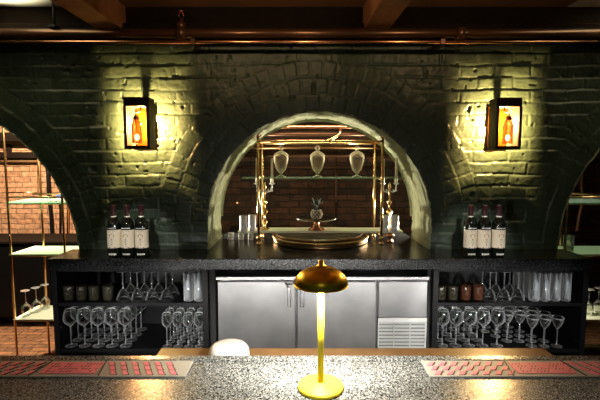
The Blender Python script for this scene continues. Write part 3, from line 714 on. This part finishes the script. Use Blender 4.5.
# ------------------------------------------------------------------ front bar
o = MB().box(-1.9, 1.9, .45, 1.146, 1.02, 1.07).build('granite_worktop', GRAN_BAR, bevel=.004); tag(o, 'speckled grey granite worktop of the bar across the foreground', 'bar top')
P = thing('bar_counter', 'dark front bar body below the speckled granite top', 'bar', (0, .8, 0))
MB().box(-1.85, 1.85, -.05, .365, 0, 1.019).build('body', BLACK, P)
MB().box(-1.9, 1.9, .3465, .376, 1.0195, 1.074).build('raised_lip', GRAN_BAR, P, .004)
yb0 = 1.178; yb1 = 1.43
P = thing('service_ledge', 'honey coloured wooden service ledge behind the granite bar', 'shelf', (.18, yb0, .96))
MB().box(-.655, .655, .002, yb1-yb0, 0, .022).build('board', LEDGE, P, .003)
for x in (-.5, 0, .5): MB().box(x-.015, x+.015, .002, .12, -.10, -.001).build('bracket', BLACK, P)
a = at(229, 348, 1.33)
P = thing('white_bowl', 'white upturned bowl standing on the wooden service ledge', 'bowl', (a.x, 1.33, .9825))
MB().lathe([(.062, 0), (.0645, .004), (.065, .026), (.062, .042), (.053, .052), (.040, .056), (.001, .058)], 36, cap=False).build('shell', WHITE, P)
MB().lathe([(.0645, .001), (.0665, .003), (.0645, .007)], 36, cap=False).build('rim', WHITE, P)
# bar mats
def barmat(x0, x1, da, db, lab):
    P = thing('bar_mat', lab, 'bar mat', ((x0+x1)/2, 1.098, 1.0705), 0, 'rubber bar mats along the granite bar')
    w = (x1-x0)/2; c = (x0+x1)/2; da -= c; db -= c
    MB().box(-w, w, -.044, .044, 0, .004).build('base', MATG, P, .001)
    pk = MB(); bk = MB()
    n = 0
    x = -w+.012
    while x < w-.02:
        if not (da-.02 < x < db+.008):
            s = 1 if x < (da+db)/2 else -1
            for r in range(3):
                y = -.036+.0245*r; ox = (r-1)*(.012*s if s < 0 else -.003)
                xa = x+ox
                if xa < -w+.004 or xa+.02 > w or (da-.022 < xa < db+.004): continue
                pk.prism([(xa, y), (xa+.013, y), (xa+.013+.012*s, y+.019), (xa+.012*s, y+.019)] , .004, .0058)
                bk.prism([(xa+.0135, y), (xa+.0155, y), (xa+.0155+.012*s, y+.019), (xa+.0135+.012*s, y+.019)], .004, .0062)
        x += .031
    # centre plate with small raised marks
    pk.box(da, db, -.030, .030, .004, .0058)
    rnd = random.Random(5)
    for i in range(16):
        for j in range(4):
            xx = da+.006+(db-da-.012)*i/15.; yy = -.024+.0135*j
            L = .004+.004*rnd.random()
            if rnd.random() < .7: bk.prism([(xx-.001, yy), (xx+.0012, yy), (xx+.0012+.003, yy+L), (xx-.001+.003, yy+L)], .0058, .0065)
    for sgn, xe in ((1, da-.006), (-1, db+.004)):
        bk.prism([(xe-.014*sgn, -.042), (xe-.0115*sgn, -.042), (xe+.004*sgn, .042), (xe+.0015*sgn, .042)][::sgn], .004, .006)
    pk.build('pink_relief', MATP, P); bk.build('black_grooves', MATK, P)
barmat(-.91, -.292, -.672, -.53, 'grey rubber bar mat with pink dashes on the bar, left of lamp')
barmat(.33, .95, .562, .712, 'grey rubber bar mat with pink dashes on the bar, right of lamp')

# table lamp
lx = at(320.5, 388, 1.01).x
P = thing('table_lamp', 'gold mushroom table lamp standing on the granite bar', 'lamp', (lx, 1.005, 1.0705))
MB().lathe([(.053, 0), (.055, .002), (.055, .008), (.052, .0105), (.012, .012), (.009, .016)], 48).build('base', GOLDY, P)
MB().tube([(0, 0, .014), (0, 0, .272)], .0076, 20).build('stem', GOLDY, P)
R = .0635; zr = .2575
out = [(R*cos(a)+.0005, zr+.043*sin(a)) for a in [i*pi/2/16*.97 for i in range(17)]]
inn = [(max(.004, r-.0015), z-.0012) for r, z in reversed(out)]
MB().lathe([(R+.001, zr-.002), (R+.001, zr)]+out+inn+[(R-.002, zr-.002)], 48, cap=False).build('lamp_shade', GOLD, P)
MB().lathe([(.013, zr+.042), (.012, zr+.0455), (.0065, zr+.0465), (.0065, zr+.0575), (.004, zr+.0585)], 20).build('finial', GOLD, P)
MB().lathe([(.0085, .2545), (.036, .2545), (.038, .260), (.032, .272), (.0085, .276)], 32, cap=False).build('diffuser', DIFF, P)

# ------------------------------------------------------------------ lights
def light(kind, loc, energy, col, size=.05, rot=None, spot=None, size_y=None, blend=.5):
    l = bpy.data.lights.new('light', kind); l.energy = energy; l.color = col
    if kind == 'AREA':
        l.size = size
        if size_y: l.shape = 'RECTANGLE'; l.size_y = size_y
    else: l.shadow_soft_size = size
    if kind == 'SPOT': l.spot_size = radians(spot); l.spot_blend = blend
    o = bpy.data.objects.new('light', l); C.objects.link(o); o.location = loc
    if rot is not None:
        d = Vector(rot)-Vector(loc); o.rotation_euler = d.to_track_quat('-Z', 'Y').to_euler()
    return o
# lamp: light below the diffuser shining down onto base and bar
for dx, dy in ((-.022, -.030), (.022, -.030)): light('SPOT', (lx+dx, 1.005+dy, 1.0705+.250), 6, (1, .96, .86), .006, (lx+dx*1.2, 1.0+dy, 0), 165, .3)
light('SPOT', (lx, 1.005+.032, 1.0705+.250), 20, (1, .96, .86), .02, (lx, 1.6, .9), 150, .5)
# lights added under the bar's rear edge for glints on glass and steel
for x in (-1.25, -.85, 1.0, 1.4): light('SPOT', (x, 1.215, .90), 28, (1., .98, .95), .012, (x, 2.5, .66), 40, .5)
fill_strip = light('AREA', (.1, 1.215, .88), 6, (1., .97, .92), 2.2, (.1, 2.6, .60), size_y=.02); fill_strip.data.spread = radians(50)
# niche: unseen lights added behind jambs and crown to brighten the arch reveal
for x, sx in ((-.70, 1), (.94, -1)):
    light('SPOT', (x, 3.33, 1.13), 105, (1., .90, .66), .02, (x+sx*.95, 2.74, 1.62), 95, .5)
light('AREA', (.12, 3.14, 1.97), 5, (1., .78, .5), .9, (.12, 3.2, 1.0), size_y=.03)
# left passage spots, right passage dim
light('SPOT', (-2.3, 3.4, 2.5), 480, (1., .80, .56), .04, (-2.4, 4.5, 1.1), 110, .6)
light('SPOT', (-2.1, 3.3, 2.5), 40, (1., .88, .65), .03, (-1.95, 3.35, .4), 50, .6)
light('SPOT', (2.05, 3.3, 2.5), 40, (1., .9, .68), .03, (2.05, 3.35, .4), 40, .6)
# added out of view: spots brightening the ceiling, a weak one behind the camera
light('SPOT', (-1.75, 2.3, 2.2), 40, (1., .95, .72), .03, (-1.66, 2.30, 2.51), 84, .3)
light('SPOT', (2.0, 2.3, 2.2), 40, (1., .92, .68), .03, (1.95, 2.301, 2.51), 84, .3)
for x in (-.5, .05, .9): light('SPOT', (x, 1.85, 2.33), 5, (1., .68, .34), .02, (x, 2.45, 2.56), 110, .6)
for x, e in ((-1.93, 9), (1.93, 11)): light('SPOT', (x, 3.30, .90), e, (1., .92, .68), .01, (x, 3.33, .4), 130, .5)  # added spots below the passage shelves, brightening the low glasses
light('SPOT', (0, -.3, 2.4), 1.5, (1., .93, .8), .05, (0, 1.9, 1.0), 60, .6)

for sx, tx in ((-.8, -.99), (.85, 1.06)): light('SPOT', (sx, .5, 2.35), 120, (1., .95, .82), .03, (tx, 2.44, 1.19), 13, .8)  # narrow spots added out of view to brighten the wine labels
w = bpy.data.worlds.new('world'); bpy.context.scene.world = w; w.use_nodes = True
w.node_tree.nodes['Background'].inputs[0].default_value = (.36, .6, .5, 1); w.node_tree.nodes['Background'].inputs[1].default_value = .035

cam = bpy.data.cameras.new('camera'); cam.lens = 36*F/600; cam.sensor_width = 36; cam.clip_start = .05
co = bpy.data.objects.new('camera', cam); C.objects.link(co); co.location = (0, 0, ZC); co.rotation_euler = (pi/2-TH, 0, 0)
S = bpy.context.scene; S.camera = co
S.view_settings.view_transform = 'Standard'; S.view_settings.look = 'None'; S.view_settings.gamma = 1; S.view_settings.exposure = 0
S.view_settings.use_curve_mapping = False
S.cycles.use_denoising = True
S.cycles.max_bounces = 12; S.cycles.transparent_max_bounces = 40; S.cycles.sample_clamp_indirect = 4
